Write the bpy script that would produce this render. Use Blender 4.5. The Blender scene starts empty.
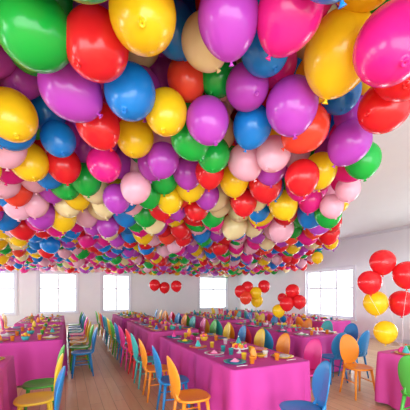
import bpy, math, random
import numpy as np
from mathutils import Matrix, Vector
random.seed(7); rng=np.random.default_rng(11)
sc=bpy.context.scene
try:
    sc.view_settings.view_transform='Standard'
except Exception: pass

# ---------------- materials ----------------
def lin(h):
    c=[int(h[i:i+2],16)/255 for i in (0,2,4)]
    return tuple((x/12.92 if x<=.04045 else ((x+.055)/1.055)**2.4) for x in c)+(1,)
def mat(name,hexc,rough=.5,coat=0,noise=0,spec=.5):
    m=bpy.data.materials.new(name); m.use_nodes=True
    n=m.node_tree.nodes; l=m.node_tree.links; b=n['Principled BSDF']
    b.inputs['Base Color'].default_value=lin(hexc); b.inputs['Roughness'].default_value=rough
    b.inputs['Coat Weight'].default_value=coat; b.inputs['Specular IOR Level'].default_value=spec
    if noise:
        t=n.new('ShaderNodeTexNoise'); t.inputs['Scale'].default_value=3
        r=n.new('ShaderNodeValToRGB'); c=lin(hexc)
        r.color_ramp.elements[0].color=tuple(x*(1-noise) for x in c[:3])+(1,)
        r.color_ramp.elements[1].color=tuple(min(1,x*(1+noise)) for x in c[:3])+(1,)
        g=n.new('ShaderNodeNewGeometry'); l.new(g.outputs['Position'],t.inputs['Vector'])
        l.new(t.outputs['Fac'],r.inputs['Fac']); l.new(r.outputs['Color'],b.inputs['Base Color'])
    return m
def balloon_mat(name,hexc):
    m=mat(name,hexc,.22,.15,0,.45)
    n=m.node_tree.nodes; l=m.node_tree.links; b=n['Principled BSDF']; o=n['Material Output']
    t=n.new('ShaderNodeBsdfTranslucent'); t.inputs['Color'].default_value=lin(hexc)
    mx=n.new('ShaderNodeMixShader'); mx.inputs[0].default_value=.3
    l.new(b.outputs[0],mx.inputs[1]); l.new(t.outputs[0],mx.inputs[2]); l.new(mx.outputs[0],o.inputs['Surface'])
    return m
BC=dict(red='f22a32',orange='fa5038',pink='f42a9a',purple='c64fd0',blue='1c90ea',green='1cc04a',yellow='ffda22',cream='faedb6',lightpink='fbc4d8')
BM={k:balloon_mat('balloon_'+k,v) for k,v in BC.items()}
BK=list(BC); BML=[BM[k] for k in BK]
PC=dict(red='e8343c',orange='f79a2a',pink='ea3f96',purple='a83cb0',blue='1f86c8',green='54bf4a',yellow='f6d23a',teal='3fb6b4',white='f4f2f2',lightpink='f49ac0')
PM={k:mat('plastic_'+k,v,.35) for k,v in PC.items()}
PK=list(PC); PML=[PM[k] for k in PK]
wallm=mat('wall_paint','ebf1f5',.8,noise=.02)
ceilm=mat('ceiling_paint','e6edf2',.85,noise=.02)
trimm=mat('trim_white','dce2ea',.5)
stringm=mat('ribbon_white','f2e6ec',.5)
steel=mat('table_leg_metal','909096',.4)
clothA=mat('tablecloth_magenta','cf3fa2',.75,noise=.05)
clothB=mat('tablecloth_pink','dc4fa8',.75,noise=.05)

fm=bpy.data.materials.new('wood_floor'); fm.use_nodes=True
n=fm.node_tree.nodes; l=fm.node_tree.links; b=n['Principled BSDF']
g=n.new('ShaderNodeNewGeometry'); mp=n.new('ShaderNodeMapping'); mp.inputs['Rotation'].default_value=(0,0,math.pi/2)
br=n.new('ShaderNodeTexBrick'); br.inputs['Scale'].default_value=1
br.inputs['Brick Width'].default_value=1.3; br.inputs['Row Height'].default_value=.16; br.inputs['Mortar Size'].default_value=.004
br.inputs['Color1'].default_value=lin('e3bf94'); br.inputs['Color2'].default_value=lin('d6b082'); br.inputs['Mortar'].default_value=lin('b08f68')
no=n.new('ShaderNodeTexNoise'); no.inputs['Scale'].default_value=2.5; no.inputs['Detail'].default_value=6
mp2=n.new('ShaderNodeMapping'); mp2.inputs['Scale'].default_value=(8,.8,1)
l.new(g.outputs['Position'],mp.inputs['Vector']); l.new(mp.outputs[0],br.inputs['Vector'])
l.new(g.outputs['Position'],mp2.inputs['Vector']); l.new(mp2.outputs[0],no.inputs['Vector'])
mx=n.new('ShaderNodeMixRGB'); mx.blend_type='OVERLAY'; mx.inputs[0].default_value=.25
l.new(br.outputs['Color'],mx.inputs[1]); l.new(no.outputs['Fac'],mx.inputs[2]); l.new(mx.outputs[0],b.inputs['Base Color'])
b.inputs['Roughness'].default_value=.35

gm=bpy.data.materials.new('window_glass'); gm.use_nodes=True
n=gm.node_tree.nodes; l=gm.node_tree.links
tr=n.new('ShaderNodeBsdfTransparent'); gl=n.new('ShaderNodeBsdfGlossy'); gl.inputs['Roughness'].default_value=.02
mxs=n.new('ShaderNodeMixShader'); mxs.inputs[0].default_value=.06
l.new(tr.outputs[0],mxs.inputs[1]); l.new(gl.outputs[0],mxs.inputs[2]); l.new(mxs.outputs[0],n['Material Output'].inputs['Surface'])

# ---------------- mesh builder ----------------
class MB:
    def __init__(s): s.v=[];s.f=[];s.m=[];s.sm=[]
    def add(s,vs,fs,mi=0,smooth=True,M=None):
        o=len(s.v)
        if M is not None: vs=[M@Vector(v) for v in vs]
        s.v+=[tuple(v) for v in vs]; s.f+=[tuple(i+o for i in f) for f in fs]
        s.m+=[mi]*len(fs); s.sm+=[smooth]*len(fs)
    def lathe(s,prof,seg=16,M=None,mi=0):
        vs=[];fs=[];k=len(prof)
        for r,z in prof:
            for i in range(seg):
                a=2*math.pi*i/seg; vs.append((r*math.cos(a),r*math.sin(a),z))
        for j in range(k-1):
            for i in range(seg):
                i2=(i+1)%seg; fs.append((j*seg+i,j*seg+i2,(j+1)*seg+i2,(j+1)*seg+i))
        s.add(vs,fs,mi,True,M)
    def tube(s,pts,rad,seg=8,mi=0):
        # rad list
        vs=[];fs=[]
        for k,p in enumerate(pts):
            p=Vector(p); a=Vector(pts[max(0,k-1)]); c=Vector(pts[min(len(pts)-1,k+1)])
            d=(c-a).normalized(); x=d.orthogonal().normalized() if abs(d.z)<.9 else (Vector((0,1,0)).cross(d)).normalized()
            y=d.cross(x)
            for i in range(seg):
                t=2*math.pi*i/seg; vs.append(p+rad[k]*(math.cos(t)*x+math.sin(t)*y))
        for j in range(len(pts)-1):
            for i in range(seg):
                i2=(i+1)%seg; fs.append((j*seg+i,j*seg+i2,(j+1)*seg+i2,(j+1)*seg+i))
        fs.append(tuple(range(seg))[::-1]); fs.append(tuple((len(pts)-1)*seg+i for i in range(seg)))
        s.add(vs,fs,mi,True)
    def box(s,a,b,mi=0):
        x0,y0,z0=a;x1,y1,z1=b
        s.add([(x0,y0,z0),(x1,y0,z0),(x1,y1,z0),(x0,y1,z0),(x0,y0,z1),(x1,y0,z1),(x1,y1,z1),(x0,y1,z1)],
          [(3,2,1,0),(4,5,6,7),(0,1,5,4),(1,2,6,5),(2,3,7,6),(3,0,4,7)],mi,False)
    def mesh(s,name,mats):
        me=bpy.data.meshes.new(name); me.from_pydata(s.v,[],s.f)
        for m in mats: me.materials.append(m)
        me.polygons.foreach_set('material_index',s.m); me.polygons.foreach_set('use_smooth',s.sm); me.update()
        return me
    def obj(s,name,mats,parent=None,loc=(0,0,0)):
        return link(name,s.mesh(name,mats),parent,loc)
def link(name,data,parent=None,loc=(0,0,0),rz=0):
    o=bpy.data.objects.new(name,data); sc.collection.objects.link(o)
    o.location=loc; o.rotation_euler=(0,0,rz)
    if parent: o.parent=parent
    return o

# ---------------- room (x along far wall, y towards far wall) ----------------
XL,XR,YB,YF,H=-6.0,9.6,-3.0,15.8,3.65
m=MB(); m.box((XL-.2,YB,-.1),(XR+.2,YF+.2,0)); m.obj('floor',[fm])
m=MB(); m.box((XL-.2,YB,H),(XR+.2,YF+.2,H+.15)); m.obj('ceiling',[ceilm])
Z0,Z1=.6,2.5
def wall(name,axis,c0,c1,s0,s1,wins):
    m=MB()
    def bx(a,b,z0,z1):
        if axis=='x': m.box((a,c0,z0),(b,c1,z1))
        else: m.box((c0,a,z0),(c1,b,z1))
    p=s0
    for a,b in sorted(wins):
        bx(p,a,0,H); bx(a,b,0,Z0); bx(a,b,Z1,H); p=b
    bx(p,s1,0,H)
    m.obj(name,[wallm])
FW=[(-5.6,-4.4),(-3.7,-2.04),(-1.13,.52),(1.67,3.06),(6.99,8.83)]
RW=[(7.66,10.07),(2.2,4.6)]
LW=[(0,2.4),(4,6.4),(8,10.4),(12,14.4)]
wall('wall_far','x',YF,YF+.2,XL-.2,XR+.2,FW)
wall('wall_right','y',XR,XR+.2,YB,YF,RW)
wall('wall_left','y',XL-.2,XL,YB,YF,LW)
wc=0
def window(axis,c,sgn,a,b,nv):
    global wc; wc+=1
    e=link('window_%d'%wc,None)
    def P(s0,s1,d0,d1,z0,z1,m,mi=0):
        lo,hi=sorted((c+sgn*d0,c+sgn*d1))
        if axis=='x': m.box((s0,lo,z0),(s1,hi,z1),mi)
        else: m.box((lo,s0,z0),(hi,s1,z1),mi)
    m=MB(); w=.08
    P(a,a+w,.04,.12,Z0,Z1,m);P(b-w,b,.04,.12,Z0,Z1,m);P(a+w,b-w,.04,.12,Z0,Z0+w,m);P(a+w,b-w,.04,.12,Z1-w,Z1,m)
    for i in range(1,nv):
        x=a+(b-a)*i/nv; P(x-.03,x+.03,.03,.11,Z0+w,Z1-w,m)
    zc=(Z0+Z1)/2+.2; P(a+w,b-w,.035,.105,zc-.028,zc+.028,m)
    # casing + sill on room side
    P(a-.09,a,-.03,.0,Z0-.05,Z1+.09,m);P(b,b+.09,-.03,0,Z0-.05,Z1+.09,m);P(a,b,-.03,0,Z1,Z1+.09,m);P(a-.12,b+.12,-.08,0,Z0-.06,Z0-.0,m)
    m.obj('frame',[trimm],e)
    m=MB(); P(a+w,b-w,.079,.083,Z0+w,Z1-w,m); m.obj('glass',[gm],e)
for a,b in FW: window('x',YF,1,a,b,2)
for a,b in RW: window('y',XR,1,a,b,3)
for a,b in LW: window('y',XL,-1,a,b,3)
m=MB(); m.box((XL,YF-.02,0),(XR,YF,.12)); m.obj('baseboard_far',[trimm])
m=MB(); m.box((XR-.02,YB,0),(XR,YF-.02,.12)); m.obj('baseboard_right',[trimm])
m=MB(); m.box((XL,YB,0),(XL+.02,YF-.02,.12)); m.obj('baseboard_left',[trimm])
m=MB(); m.box((XR-.07,YB,H-.09),(XR,YF,H)); m.box((XL,YF-.07,H-.09),(XR-.07,YF,H)); m.obj('trim_1',[trimm])

# ---------------- camera ----------------
cam=bpy.data.cameras.new('camera'); co=bpy.data.objects.new('camera',cam); sc.collection.objects.link(co)
co.location=(0,0,1.6); yaw=math.radians(25); co.rotation_euler=(math.pi/2,0,-yaw)
cam.sensor_width=36; cam.lens=26.3; cam.shift_y=.212; cam.clip_start=.05
sc.camera=co
C,S=math.cos(yaw),math.sin(yaw)
def rm(X,Y): return (X*C+Y*S, -X*S+Y*C)   # survey axes -> room axes

# ---------------- balloons ----------------
def bprof(nr,neck=True):
    p=[]
    for i in range(nr+1):
        t=math.pi*i/nr*.985+.012
        z=math.cos(t); r=math.sin(t)
        if z<0: r*=1-.12*z*z; z*=1.17
        p.append((max(r,.03),z))
    p.append((.045,-1.20)); p.append((.05,-1.23)); p.append((.10,-1.29))
    if nr>12: p.append((.08,-1.295)); p.append((.02,-1.26))
    return p
def template(seg,nr):
    p=bprof(nr); v=[];f=[]
    for r,z in p:
        for i in range(seg):
            a=2*math.pi*i/seg; v.append((r*math.cos(a),r*math.sin(a),z))
    for j in range(len(p)-1):
        for i in range(seg):
            i2=(i+1)%seg; f.append((j*seg+i,(j+1)*seg+i,(j+1)*seg+i2,j*seg+i2))
    return np.array(v),np.array(f)
T=[template(32,20),template(20,13),template(12,8)]
def balloon_mesh(name,items):
    V=[];F=[];MI=[];o=0
    for (x,y,z,r,ci,tilt,az,lod) in items:
        v,f=T[lod]
        ct,st=math.cos(tilt),math.sin(tilt); ca,sa=math.cos(az),math.sin(az)
        Rx=np.array([[ct,0,st],[0,1,0],[-st,0,ct]]); Rz=np.array([[ca,-sa,0],[sa,ca,0],[0,0,1]])
        V.append((v*r)@(Rz@Rx).T+np.array([x,y,z])); F.append(f+o); o+=len(v); MI.append(np.full(len(f),ci))
    V=np.concatenate(V);F=np.concatenate(F);MI=np.concatenate(MI)
    me=bpy.data.meshes.new(name); me.vertices.add(len(V)); me.vertices.foreach_set('co',V.ravel().astype(np.float32))
    me.loops.add(F.size); me.loops.foreach_set('vertex_index',F.ravel().astype(np.int32))
    me.polygons.add(len(F)); me.polygons.foreach_set('loop_start',(np.arange(len(F))*4).astype(np.int32))
    me.polygons.foreach_set('loop_total',np.full(len(F),4,dtype=np.int32))
    for mm in BML: me.materials.append(mm)
    me.polygons.foreach_set('material_index',MI.astype(np.int32)); me.polygons.foreach_set('use_smooth',np.ones(len(F),dtype=bool))
    me.update(calc_edges=True); me.validate()
    return me
# hand placed near balloons: X, Y (survey axes), z, diameter, colour, tilt, azimuth
HP=[(-.755,1.317,2.75,.31,'green',1.2,2.6),(-.499,1.386,2.74,.285,'red',.6,.5),(-.431,1.725,2.75,.29,'blue',.5,1),
(-.769,1.708,2.76,.33,'purple',.9,3),(-.257,1.245,2.75,.275,'yellow',.7,1.3),(.097,1.259,2.75,.255,'purple',.5,4),
(.349,1.232,2.75,.265,'pink',.7,5),(.686,1.525,2.82,.35,'yellow',.5,4.6),(.795,1.275,2.65,.30,'pink',.6,1),
(.318,1.592,2.9,.26,'blue',.4,2),(.708,2.104,2.75,.315,'orange',.9,5.5),(-.249,1.917,2.75,.27,'yellow',.4,1),
(-.565,2.42,2.85,.30,'yellow',.4,1),(.256,1.829,2.85,.26,'purple',.8,1.5),(1.112,2.3,2.75,.31,'purple',.7,5),
(1.119,1.865,2.75,.30,'red',1.1,0),(-.112,2.24,2.75,.29,'green',.5,3),(0,1.579,2.92,.25,'cream',.5,3),
(-.737,2.066,2.75,.29,'red',.5,3),(-.77,1.49,3.05,.26,'green',.5,3),(-.172,1.718,3.1,.26,'blue',.4,3),
(-.119,1.93,2.98,.25,'orange',.4,3),(.09,1.93,3.0,.25,'green',.4,0),(-.33,1.55,3.02,.26,'green',.4,0),
(.331,2.09,2.76,.27,'blue',.4,5),(-.364,2.6,2.75,.28,'purple',.4,5),(-.905,2.69,2.75,.3,'pink',.5,2),
(-.965,1.5,2.98,.28,'red',.5,2),(-1.26,1.95,2.75,.31,'yellow',.5,2),(-1.0,1.72,3.0,.26,'green',.5,2),
(-1.15,2.35,2.8,.26,'blue',.5,2),(1.08,2.82,2.75,.31,'yellow',.4,4),(1.02,3.22,2.75,.30,'pink',.4,4),
(.30,3.08,2.75,.3,'yellow',.3,4),(.02,3.55,2.75,.3,'purple',.3,4),(.72,1.93,2.98,.28,'yellow',.3,1),
(.95,2.1,3.0,.27,'blue',.3,1),(.07,2.52,2.76,.28,'green',.3,1),(.45,1.9,3.05,.26,'pink',.3,1),(.55,2.25,2.98,.27,'red',.3,1),
(-.55,1.55,3.02,.26,'purple',.3,1),(.16,1.45,3.03,.26,'blue',.4,1),(.5,1.45,3.05,.26,'pink',.4,1),(.7,1.3,3.0,.28,'yellow',.4,2),
# stragglers drifting below the edge
(3.0,8.0,2.52,.3,'yellow',.2,1),(2.85,7.5,2.8,.3,'blue',.2,1),(3.2,8.6,2.72,.3,'green',.2,1),(2.35,8.6,2.6,.3,'red',.2,1),(2.65,6.3,2.66,.3,'yellow',.3,1),
(1.55,3.25,2.72,.26,'lightpink',.2,1),(1.5,3.55,2.62,.27,'lightpink',.3,2),(1.62,3.5,2.9,.28,'pink',.3,2),(3.6,11,2.55,.3,'red',.2,1)]
items=[];pts=[]
for X,Y,z,d,c,ti,az in HP:
    x,y=rm(X,Y); items.append((x,y,z,d/2,BK.index(c),ti,az,0)); pts.append((x,y,z))
pts=np.array(pts)
EY=[-2,1.5,2.5,3.5,5,6.9,9,12,18]; EX=[.9,1.1,1.35,1.6,2.2,2.85,3.4,4.0,4.3]
wts=np.array([.13,.04,.13,.15,.14,.11,.14,.06,.14]); wts/=wts.sum()
for far,s in ((0,.312),(1,.385)):
  for li,z in enumerate([2.78,3.03,3.28,3.48] if not far else [2.79,3.1,3.4]):
    j=0;y=-1.5+li*.13
    while y<YF-.25:
        x=XL+.25+(s/2 if j%2 else 0)+(li%2)*s/2
        while x<XR-.2:
            q=s*.17
            px=x+rng.uniform(-q,q);py=y+rng.uniform(-q,q);pz=z+rng.uniform(-.08,.08)
            X=px*C-py*S; Y=px*S+py*C
            x+=s
            dd=math.sqrt(X*X+Y*Y)
            if (dd>4.2)!=bool(far): continue
            lim=np.interp(Y,EY,EX)+rng.uniform(-.12,.12)
            if X>lim or Y<-.6 or X<-.78*max(Y,0)-1.6: continue
            if li>=2 and Y>5.5 and X<lim-1.0: continue
            if not far and li==3 and pz>3.48: pz=3.48
            if far and li==2 and pz>3.43: pz=3.43
            if len(pts) and (((pts-np.array([px,py,pz]))**2).sum(1)<.265**2).any(): continue
            lod=0 if dd<3.5 else (1 if dd<8 else 2)
            r=rng.uniform(.148,.17)
            if far: r=rng.uniform(.172,.208)
            if dd<3: r=rng.uniform(.137,.155)
            if li==0 and rng.random()<.2: pz-=.1
            items.append((px,py,pz,r,rng.choice(9,p=wts),rng.uniform(0,.6),rng.uniform(0,6.28),lod))
        y+=s*.866;j+=1
print('balloons',len(items))
link('balloon_ceiling_canopy',balloon_mesh('balloon_ceiling_canopy',items))

def bouquet(anchor,bl):
    """anchor (x,y,z) on table; bl: list of (x,y,z,d,colour)"""
    e=link('balloon_bouquet',None,loc=anchor)
    A=Vector(anchor); its=[]; m=MB()
    m.lathe([(.002,0),(.05,0),(.055,.03),(.03,.07),(.012,.085),(.002,.088)],14,mi=1)
    for x,y,z,d,c in bl:
        p=Vector((x,y,z))-A; r=d/2
        its.append((p.x,p.y,p.z,r,BK.index(c),random.uniform(0,.18),random.uniform(0,6),0))
        b0=Vector((0,0,.08)); t=p+Vector((0,0,-1.27*r)); pp=[]
        for k in range(9):
            q=k/8; w=b0.lerp(t,q); w.x+=.03*math.sin(q*math.pi)*(1 if p.x>0 else -1); pp.append(w)
        m.tube(pp,[.0015]*9,5,mi=0)
    link('balloons',balloon_mesh('bouquet_balloons',its),e)
    m.obj('ribbons_and_weight',[stringm,PM['pink']],e)
def B(X,Y,z,d,c):
    x,y=rm(X,Y); return (x,y,z,d,c)

# ---------------- tables ----------------
TH=.75
def table(x0,x1,y0,y1,cm,seed):
    R=random.Random(seed)
    cx,cy=(x0+x1)/2,(y0+y1)/2; hx,hy=(x1-x0)/2,(y1-y0)/2
    e=link('banquet_table',None,loc=(cx,cy,0))
    m=MB(); m.box((-hx+.03,-hy+.03,TH-.045),(hx-.03,hy-.03,TH-.015)); m.obj('table_board',[trimm],e)
    m=MB(); nl=max(2,int(hy*2/1.8)+1)
    for i in range(nl):
        yy=-hy+.25+(2*hy-.5)*i/(nl-1)
        for xx in (-hx+.15,hx-.15): m.tube([(xx,yy,0),(xx,yy,TH-.045)],[.02,.02],8)
    m.obj('legs',[steel],e)
    # cloth
    per=[];r=.07
    def arc(ax,ay,a0):
        for k in range(5):
            a=a0+k*math.pi/8; per.append((ax+r*math.cos(a),ay+r*math.sin(a),math.cos(a),math.sin(a)))
    def seg(ax,ay,bx,by,nx,ny):
        L=math.hypot(bx-ax,by-ay);n=max(2,int(L/.03))
        for k in range(1,n): t=k/n; per.append((ax+(bx-ax)*t,ay+(by-ay)*t,nx,ny))
    arc(hx-r,-hy+r,-math.pi/2); seg(hx,-hy+r,hx,hy-r,1,0)
    arc(hx-r,hy-r,0); seg(hx-r,hy,-hx+r,hy,0,1)
    arc(-hx+r,hy-r,math.pi/2); seg(-hx,hy-r,-hx,-hy+r,-1,0)
    arc(-hx+r,-hy+r,math.pi); seg(-hx+r,-hy,hx-r,-hy,0,-1)
    N=len(per); vs=[];fs=[]
    rings=[(-.012,TH),(0,TH-.004),(.006,TH-.02),(.01,TH-.08),(.016,.58),(.02,.48),(.026,.32),(.03,.18),(.032,.04)]
    ph=[R.uniform(0,6) for _ in range(4)]
    for off,z in rings:
        t=(TH-z)/TH
        for k,(x,y,nx,ny) in enumerate(per):
            w=(t**.7)*.034*(math.sin(k*.4+ph[0]+1.2*math.sin(k*.05+ph[3]))+.6*math.sin(k*.17+ph[1])+.5*math.sin(k*.71+ph[2]))
            o=off+w; vs.append((x+nx*o,y+ny*o,z))
    for j in range(len(rings)-1):
        for k in range(N):
            k2=(k+1)%N; fs.append((j*N+k,(j+1)*N+k,(j+1)*N+k2,j*N+k2))
    m=MB(); m.add(vs,fs,0,True); m.add(vs[:N],[tuple(range(N))],0,False)
    m.obj('tablecloth',[cm],e)
    # table settings
    m=MB(); P=lambda x,y,z=TH+.001:Matrix.Translation((x,y,z))
    ci=lambda *a: PK.index(R.choice(a))
    n=int((2*hy-.2)/.5)
    for i in range(n):
        yy=-hy+.3+(2*hy-.6)*i/(n-1)
        for sx in (-1,1):
            X=sx*(hx-.2)
            m.lathe([(.002,.004),(.075,.004),(.085,.0),(.135,.018),(.138,.022),(.085,.009),(.002,.009)],20,P(X,yy),ci('yellow','white','lightpink','teal','yellow','orange'))
            m.lathe([(.002,.012),(.07,.012),(.09,.022),(.093,.026),(.07,.018),(.002,.018)],16,P(X,yy),ci('white','pink','green','blue','lightpink'))
            q=R.random()
            if q<.25:
                m.lathe([(.045,.02),(.04,.04),(.005,.12),(.001,.121)],12,P(X,yy),ci('yellow','teal','pink','orange','blue'))
                m.lathe([(.001,.138),(.012,.13),(.012,.12),(.001,.112)],8,P(X,yy),ci('white','red'))
            elif q<.8:
                m.add([(-.05,-.05,.02),(.05,-.05,.02),(.05,.05,.02),(-.05,.05,.02),(0,0,.06)],[(0,1,4),(1,2,4),(2,3,4),(3,0,4)],ci('white','lightpink','yellow'),False,P(X,yy)@Matrix.Rotation(R.random()*3,4,'Z'))
            for q in (-1,1):
              if R.random()<.7:
                m.lathe([(.002,0),(.026,0),(.034,.085),(.036,.085),(.034,.083),(.026,.01),(.002,.01)],12,P(X-sx*R.uniform(.17,.2),yy+q*R.uniform(.07,.12)),ci('teal','pink','yellow','orange','white','lightpink','green'))
            c=ci('white','teal')
            for q in (-.16,.16): m.box((X-.07,yy+q-.006,TH+.001),(X+.07,yy+q+.006,TH+.006),c)
        # centre pieces
        k=R.random(); yc=yy+R.uniform(-.08,.08)
        if k<.35: # flower bowl
            m.lathe([(.002,0),(.045,0),(.07,.05),(.065,.07),(.06,.07),(.002,.06)],14,P(0,yc),ci('teal','white','yellow'))
            for q in range(8):
                a=R.random()*6.28;rr=R.uniform(0,.06)
                rs=.025
                m.lathe([(rs*math.sin(t*math.pi/5)+.001,-rs*math.cos(t*math.pi/5)) for t in range(6)],8,P(rr*math.cos(a),yc+rr*math.sin(a),TH+.08+R.uniform(0,.03)),ci('pink','yellow','orange','lightpink','green','red'))
        elif k<.6: # cake stand with cupcakes
            m.lathe([(.002,0),(.05,0),(.015,.02),(.012,.06),(.12,.07),(.12,.076),(.002,.076)],18,P(0,yc),ci('white','lightpink','teal'))
            for q in range(7):
                a=q*.9; m.lathe([(.002,0),(.016,0),(.022,.025),(.026,.03),(.018,.048),(.001,.056)],8,P(.085*math.cos(a),yc+.085*math.sin(a),TH+.077),ci('pink','yellow','orange','green','red'))
            m.lathe([(.002,0),(.016,0),(.022,.025),(.026,.03),(.018,.048),(.001,.056)],8,P(0,yc,TH+.077),ci('white','yellow'))
        elif k<.8: # jug and snack dish
            m.lathe([(.002,0),(.04,0),(.045,.05),(.035,.1),(.02,.13),(.026,.15),(.024,.15),(.016,.13),(.002,.12)],14,P(-.05,yc),ci('yellow','orange','teal','green'))
            m.lathe([(.002,0),(.03,0),(.08,.04),(.083,.043),(.002,.03)],14,P(.1,yc+.05),ci('red','yellow','green'))
    m.obj('place_settings',PML,e)
table(1.64,2.76,2.8,5.6,clothA,1)
table(1.64,2.76,6.2,9.0,clothB,11)
table(1.64,2.76,9.7,12.0,clothA,12)
table(4.02,5.18,4.25,7.1,clothA,2)
table(4.02,5.18,7.8,11.0,clothB,21)
table(4.02,5.18,.6,2.85,clothB,3)
table(-1.95,-.62,1.2,4.75,clothB,4)
table(-1.23,-.04,5.9,8.6,clothA,5)
table(-1.23,-.04,9.3,12.0,clothB,51)
table(6.52,7.68,6.2,8.9,clothA,6)
table(6.52,7.68,9.6,12.0,clothB,61)

# ---------------- chairs ----------------
def chair_mesh(col):
    m=MB()
    # seat (rounded, slightly dished)
    def ring(a,b,z,n=24,e=2.6,y0=0):
        o=[]
        for i in range(n):
            t=2*math.pi*i/n; c,s_=math.cos(t),math.sin(t)
            o.append((a*math.copysign(abs(c)**(2/e),c),y0+b*math.copysign(abs(s_)**(2/e),s_),z))
        return o
    rs=[ring(.01,.01,.432),ring(.1,.1,.434),ring(.17,.17,.446),ring(.195,.195,.452),ring(.205,.205,.44),ring(.198,.198,.425),ring(.15,.15,.418),ring(.01,.01,.416)]
    vs=[p for r in rs for p in r];fs=[]
    for j in range(len(rs)-1):
        for i in range(24): fs.append((j*24+i,(j+1)*24+i,(j+1)*24+(i+1)%24,j*24+(i+1)%24))
    m.add(vs,fs,0)
    # oval back panel
    a,b=.175,.235; zc=.675; n=28; layers=[]
    def P(r,t,side):
        x=a*r*math.cos(t); z=zc+b*r*math.sin(t)
        th=.014*math.sqrt(max(0,1-r**6))
        y=-.2-(z-.45)*.16+1.6*x*x*.9+side*th
        return (x,y,z)
    for side,rr in ((1,[.03,.35,.65,.88,.97]),(0,[1.0]),(-1,[.97,.88,.65,.35,.03])):
        for r in rr: layers.append([P(r,2*math.pi*i/n,side) for i in range(n)])
    vs=[p for r in layers for p in r];fs=[]
    for j in range(len(layers)-1):
        for i in range(n): fs.append((j*n+i,j*n+(i+1)%n,(j+1)*n+(i+1)%n,(j+1)*n+i))
    m.add(vs,fs,0)
    # two short uprights from seat to the back
    for sx in (-1,1):
        m.tube([(sx*.1,-.165,.43),(sx*.095,-.195,.47),(sx*.085,-.205,.53)],[.02,.017,.013],8)
    # legs
    for sx in (-1,1):
        for sy in (-1,1):
            m.tube([(sx*.13,sy*.13,.43),(sx*.155,sy*.155,.22),(sx*.178,sy*.185,.0)],[.022,.017,.012],10)
        m.tube([(sx*.153,-.15,.235),(sx*.153,.15,.235)],[.009,.009],8)
    return m.mesh('party_chair_'+col,[PM[col]])
CM={c:chair_mesh(c) for c in ('orange','blue','teal','red','green','yellow','pink','purple')}
cc=0
def chair(x,y,dx,dy,col):
    global cc
    rz=math.atan2(dy,dx)-math.pi/2
    link('party_chair' if cc==0 else 'party_chair.%03d'%cc,CM[col],None,(x,y,0),rz); cc+=1
def row(x,d,ys,cols,R=random.Random(3)):
    for i,y in enumerate(ys):
        chair(x+R.uniform(-.02,.02)-d*.03,y+R.uniform(-.03,.03),d,R.uniform(-.12,.12),cols[i%len(cols)])
def ar(a,b,s): 
    o=[]
    while a<b: o.append(a); a+=s
    return o
row(1.32,1,ar(3.1,12,.66),['orange','blue','orange','teal','red','pink','blue','green','yellow','teal','blue','red','yellow','green'])
row(3.08,-1,ar(3.35,12,.66),['pink','orange','yellow','blue','yellow','green','pink','teal','orange','blue'])
row(3.72,1,ar(4.7,11,.68),['blue','red','orange','teal','yellow','pink','green'])
row(5.48,-1,ar(4.6,11,.68),['blue','teal','orange','red','blue','yellow'])
row(3.72,1,[2.05,1.3],['green','pink'])
row(-.32,-1,[4.35,3.72,3.1],['green','yellow','blue'])
row(.26,-1,ar(6.2,12,.68),['blue','green','yellow','orange','pink','teal','blue'])
row(-1.53,1,ar(6.2,12,.68),['yellow','teal','orange','pink'])
row(6.22,1,ar(6.5,12,.68),['orange','blue','red','yellow','teal'])
chair(2.13,2.3,-.95,.35,'blue')
chair(4.1,3.2,-.25,-1,'orange')
chair(4.35,3.92,.15,1,'blue'); chair(4.9,3.92,-.1,1,'blue')
chair(-1.5,5.08,.1,-1,'orange')

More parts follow.
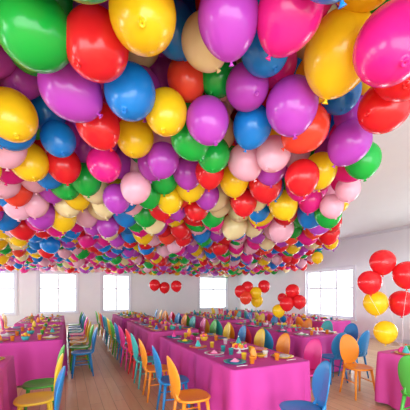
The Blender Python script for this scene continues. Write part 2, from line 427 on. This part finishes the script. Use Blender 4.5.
# ---------------- bouquets ----------------
ax,ay=4.25,2.62
bouquet((ax,ay,TH+.003),[B(2.46,4.15,2.02,.33,'red'),B(2.73,4.05,1.84,.35,'red'),B(2.28,4.15,1.74,.31,'red'),B(2.45,4.3,1.45,.33,'yellow'),
 B(2.82,4.3,1.45,.34,'red'),B(2.50,4.15,1.05,.30,'yellow')])
def near_b(x,y,lst):
    X=x*C-y*S; Y=x*S+y*C
    bouquet((x,y,TH+.003),[B(X+dx,Y+dy,z,d,c) for dx,dy,z,d,c in lst])
near_b(4.25,6.3,[(-.3,0,1.62,.3,'red'),(-.12,.05,1.72,.3,'red'),(-.18,-.1,1.46,.3,'orange'),(.08,0,1.58,.3,'yellow'),(.13,.1,1.38,.3,'yellow'),(.3,.05,1.75,.3,'red')])
near_b(4.3,5.0,[(-.05,0,1.36,.3,'red'),(.1,.1,1.62,.3,'red'),(.2,-.05,1.4,.28,'red'),(-.2,.1,1.2,.27,'yellow')])
near_b(2.5,8.0,[(-.28,0,1.80,.3,'red'),(-.02,.1,1.73,.3,'red'),(.32,0,1.77,.3,'red')])
near_b(7.0,8.2,[(-.2,0,1.4,.32,'red'),(.1,.1,1.55,.32,'yellow'),(.25,-.1,1.3,.3,'pink')])

# ---------------- light ----------------
w=bpy.data.worlds.new('daylight'); sc.world=w; w.use_nodes=True
bg=w.node_tree.nodes['Background']; bg.inputs[0].default_value=(.9,.97,1,1); bg.inputs[1].default_value=2.45
def area(name,loc,target,sx,sy,e,col=(.92,.98,1)):
    d=bpy.data.lights.new(name,'AREA'); d.shape='RECTANGLE'; d.size=sx; d.size_y=sy; d.energy=e; d.color=col
    o=bpy.data.objects.new(name,d); sc.collection.objects.link(o); o.location=loc
    o.rotation_euler=(Vector(target)-Vector(loc)).to_track_quat('-Z','Y').to_euler()
area('studio_light',(-.8,-2.6,1.2),(1.8,6,2.2),8,2.2,320)  # added fill behind the camera, not a lamp of the room
for i,(a,b) in enumerate(FW): area('window_light',((a+b)/2,YF+.5,1.7),((a+b)/2,0,1.5),b-a,1.9,55)
for a,b in RW: area('window_light',(XR+.5,(a+b)/2,1.7),(0,(a+b)/2,1.6),b-a,1.9,130)
for a,b in LW: area('window_light',(XL-.5,(a+b)/2,1.7),(2,(a+b)/2,1.7),b-a,1.9,190)  # added fill at the unseen left windows, brightens the balloons
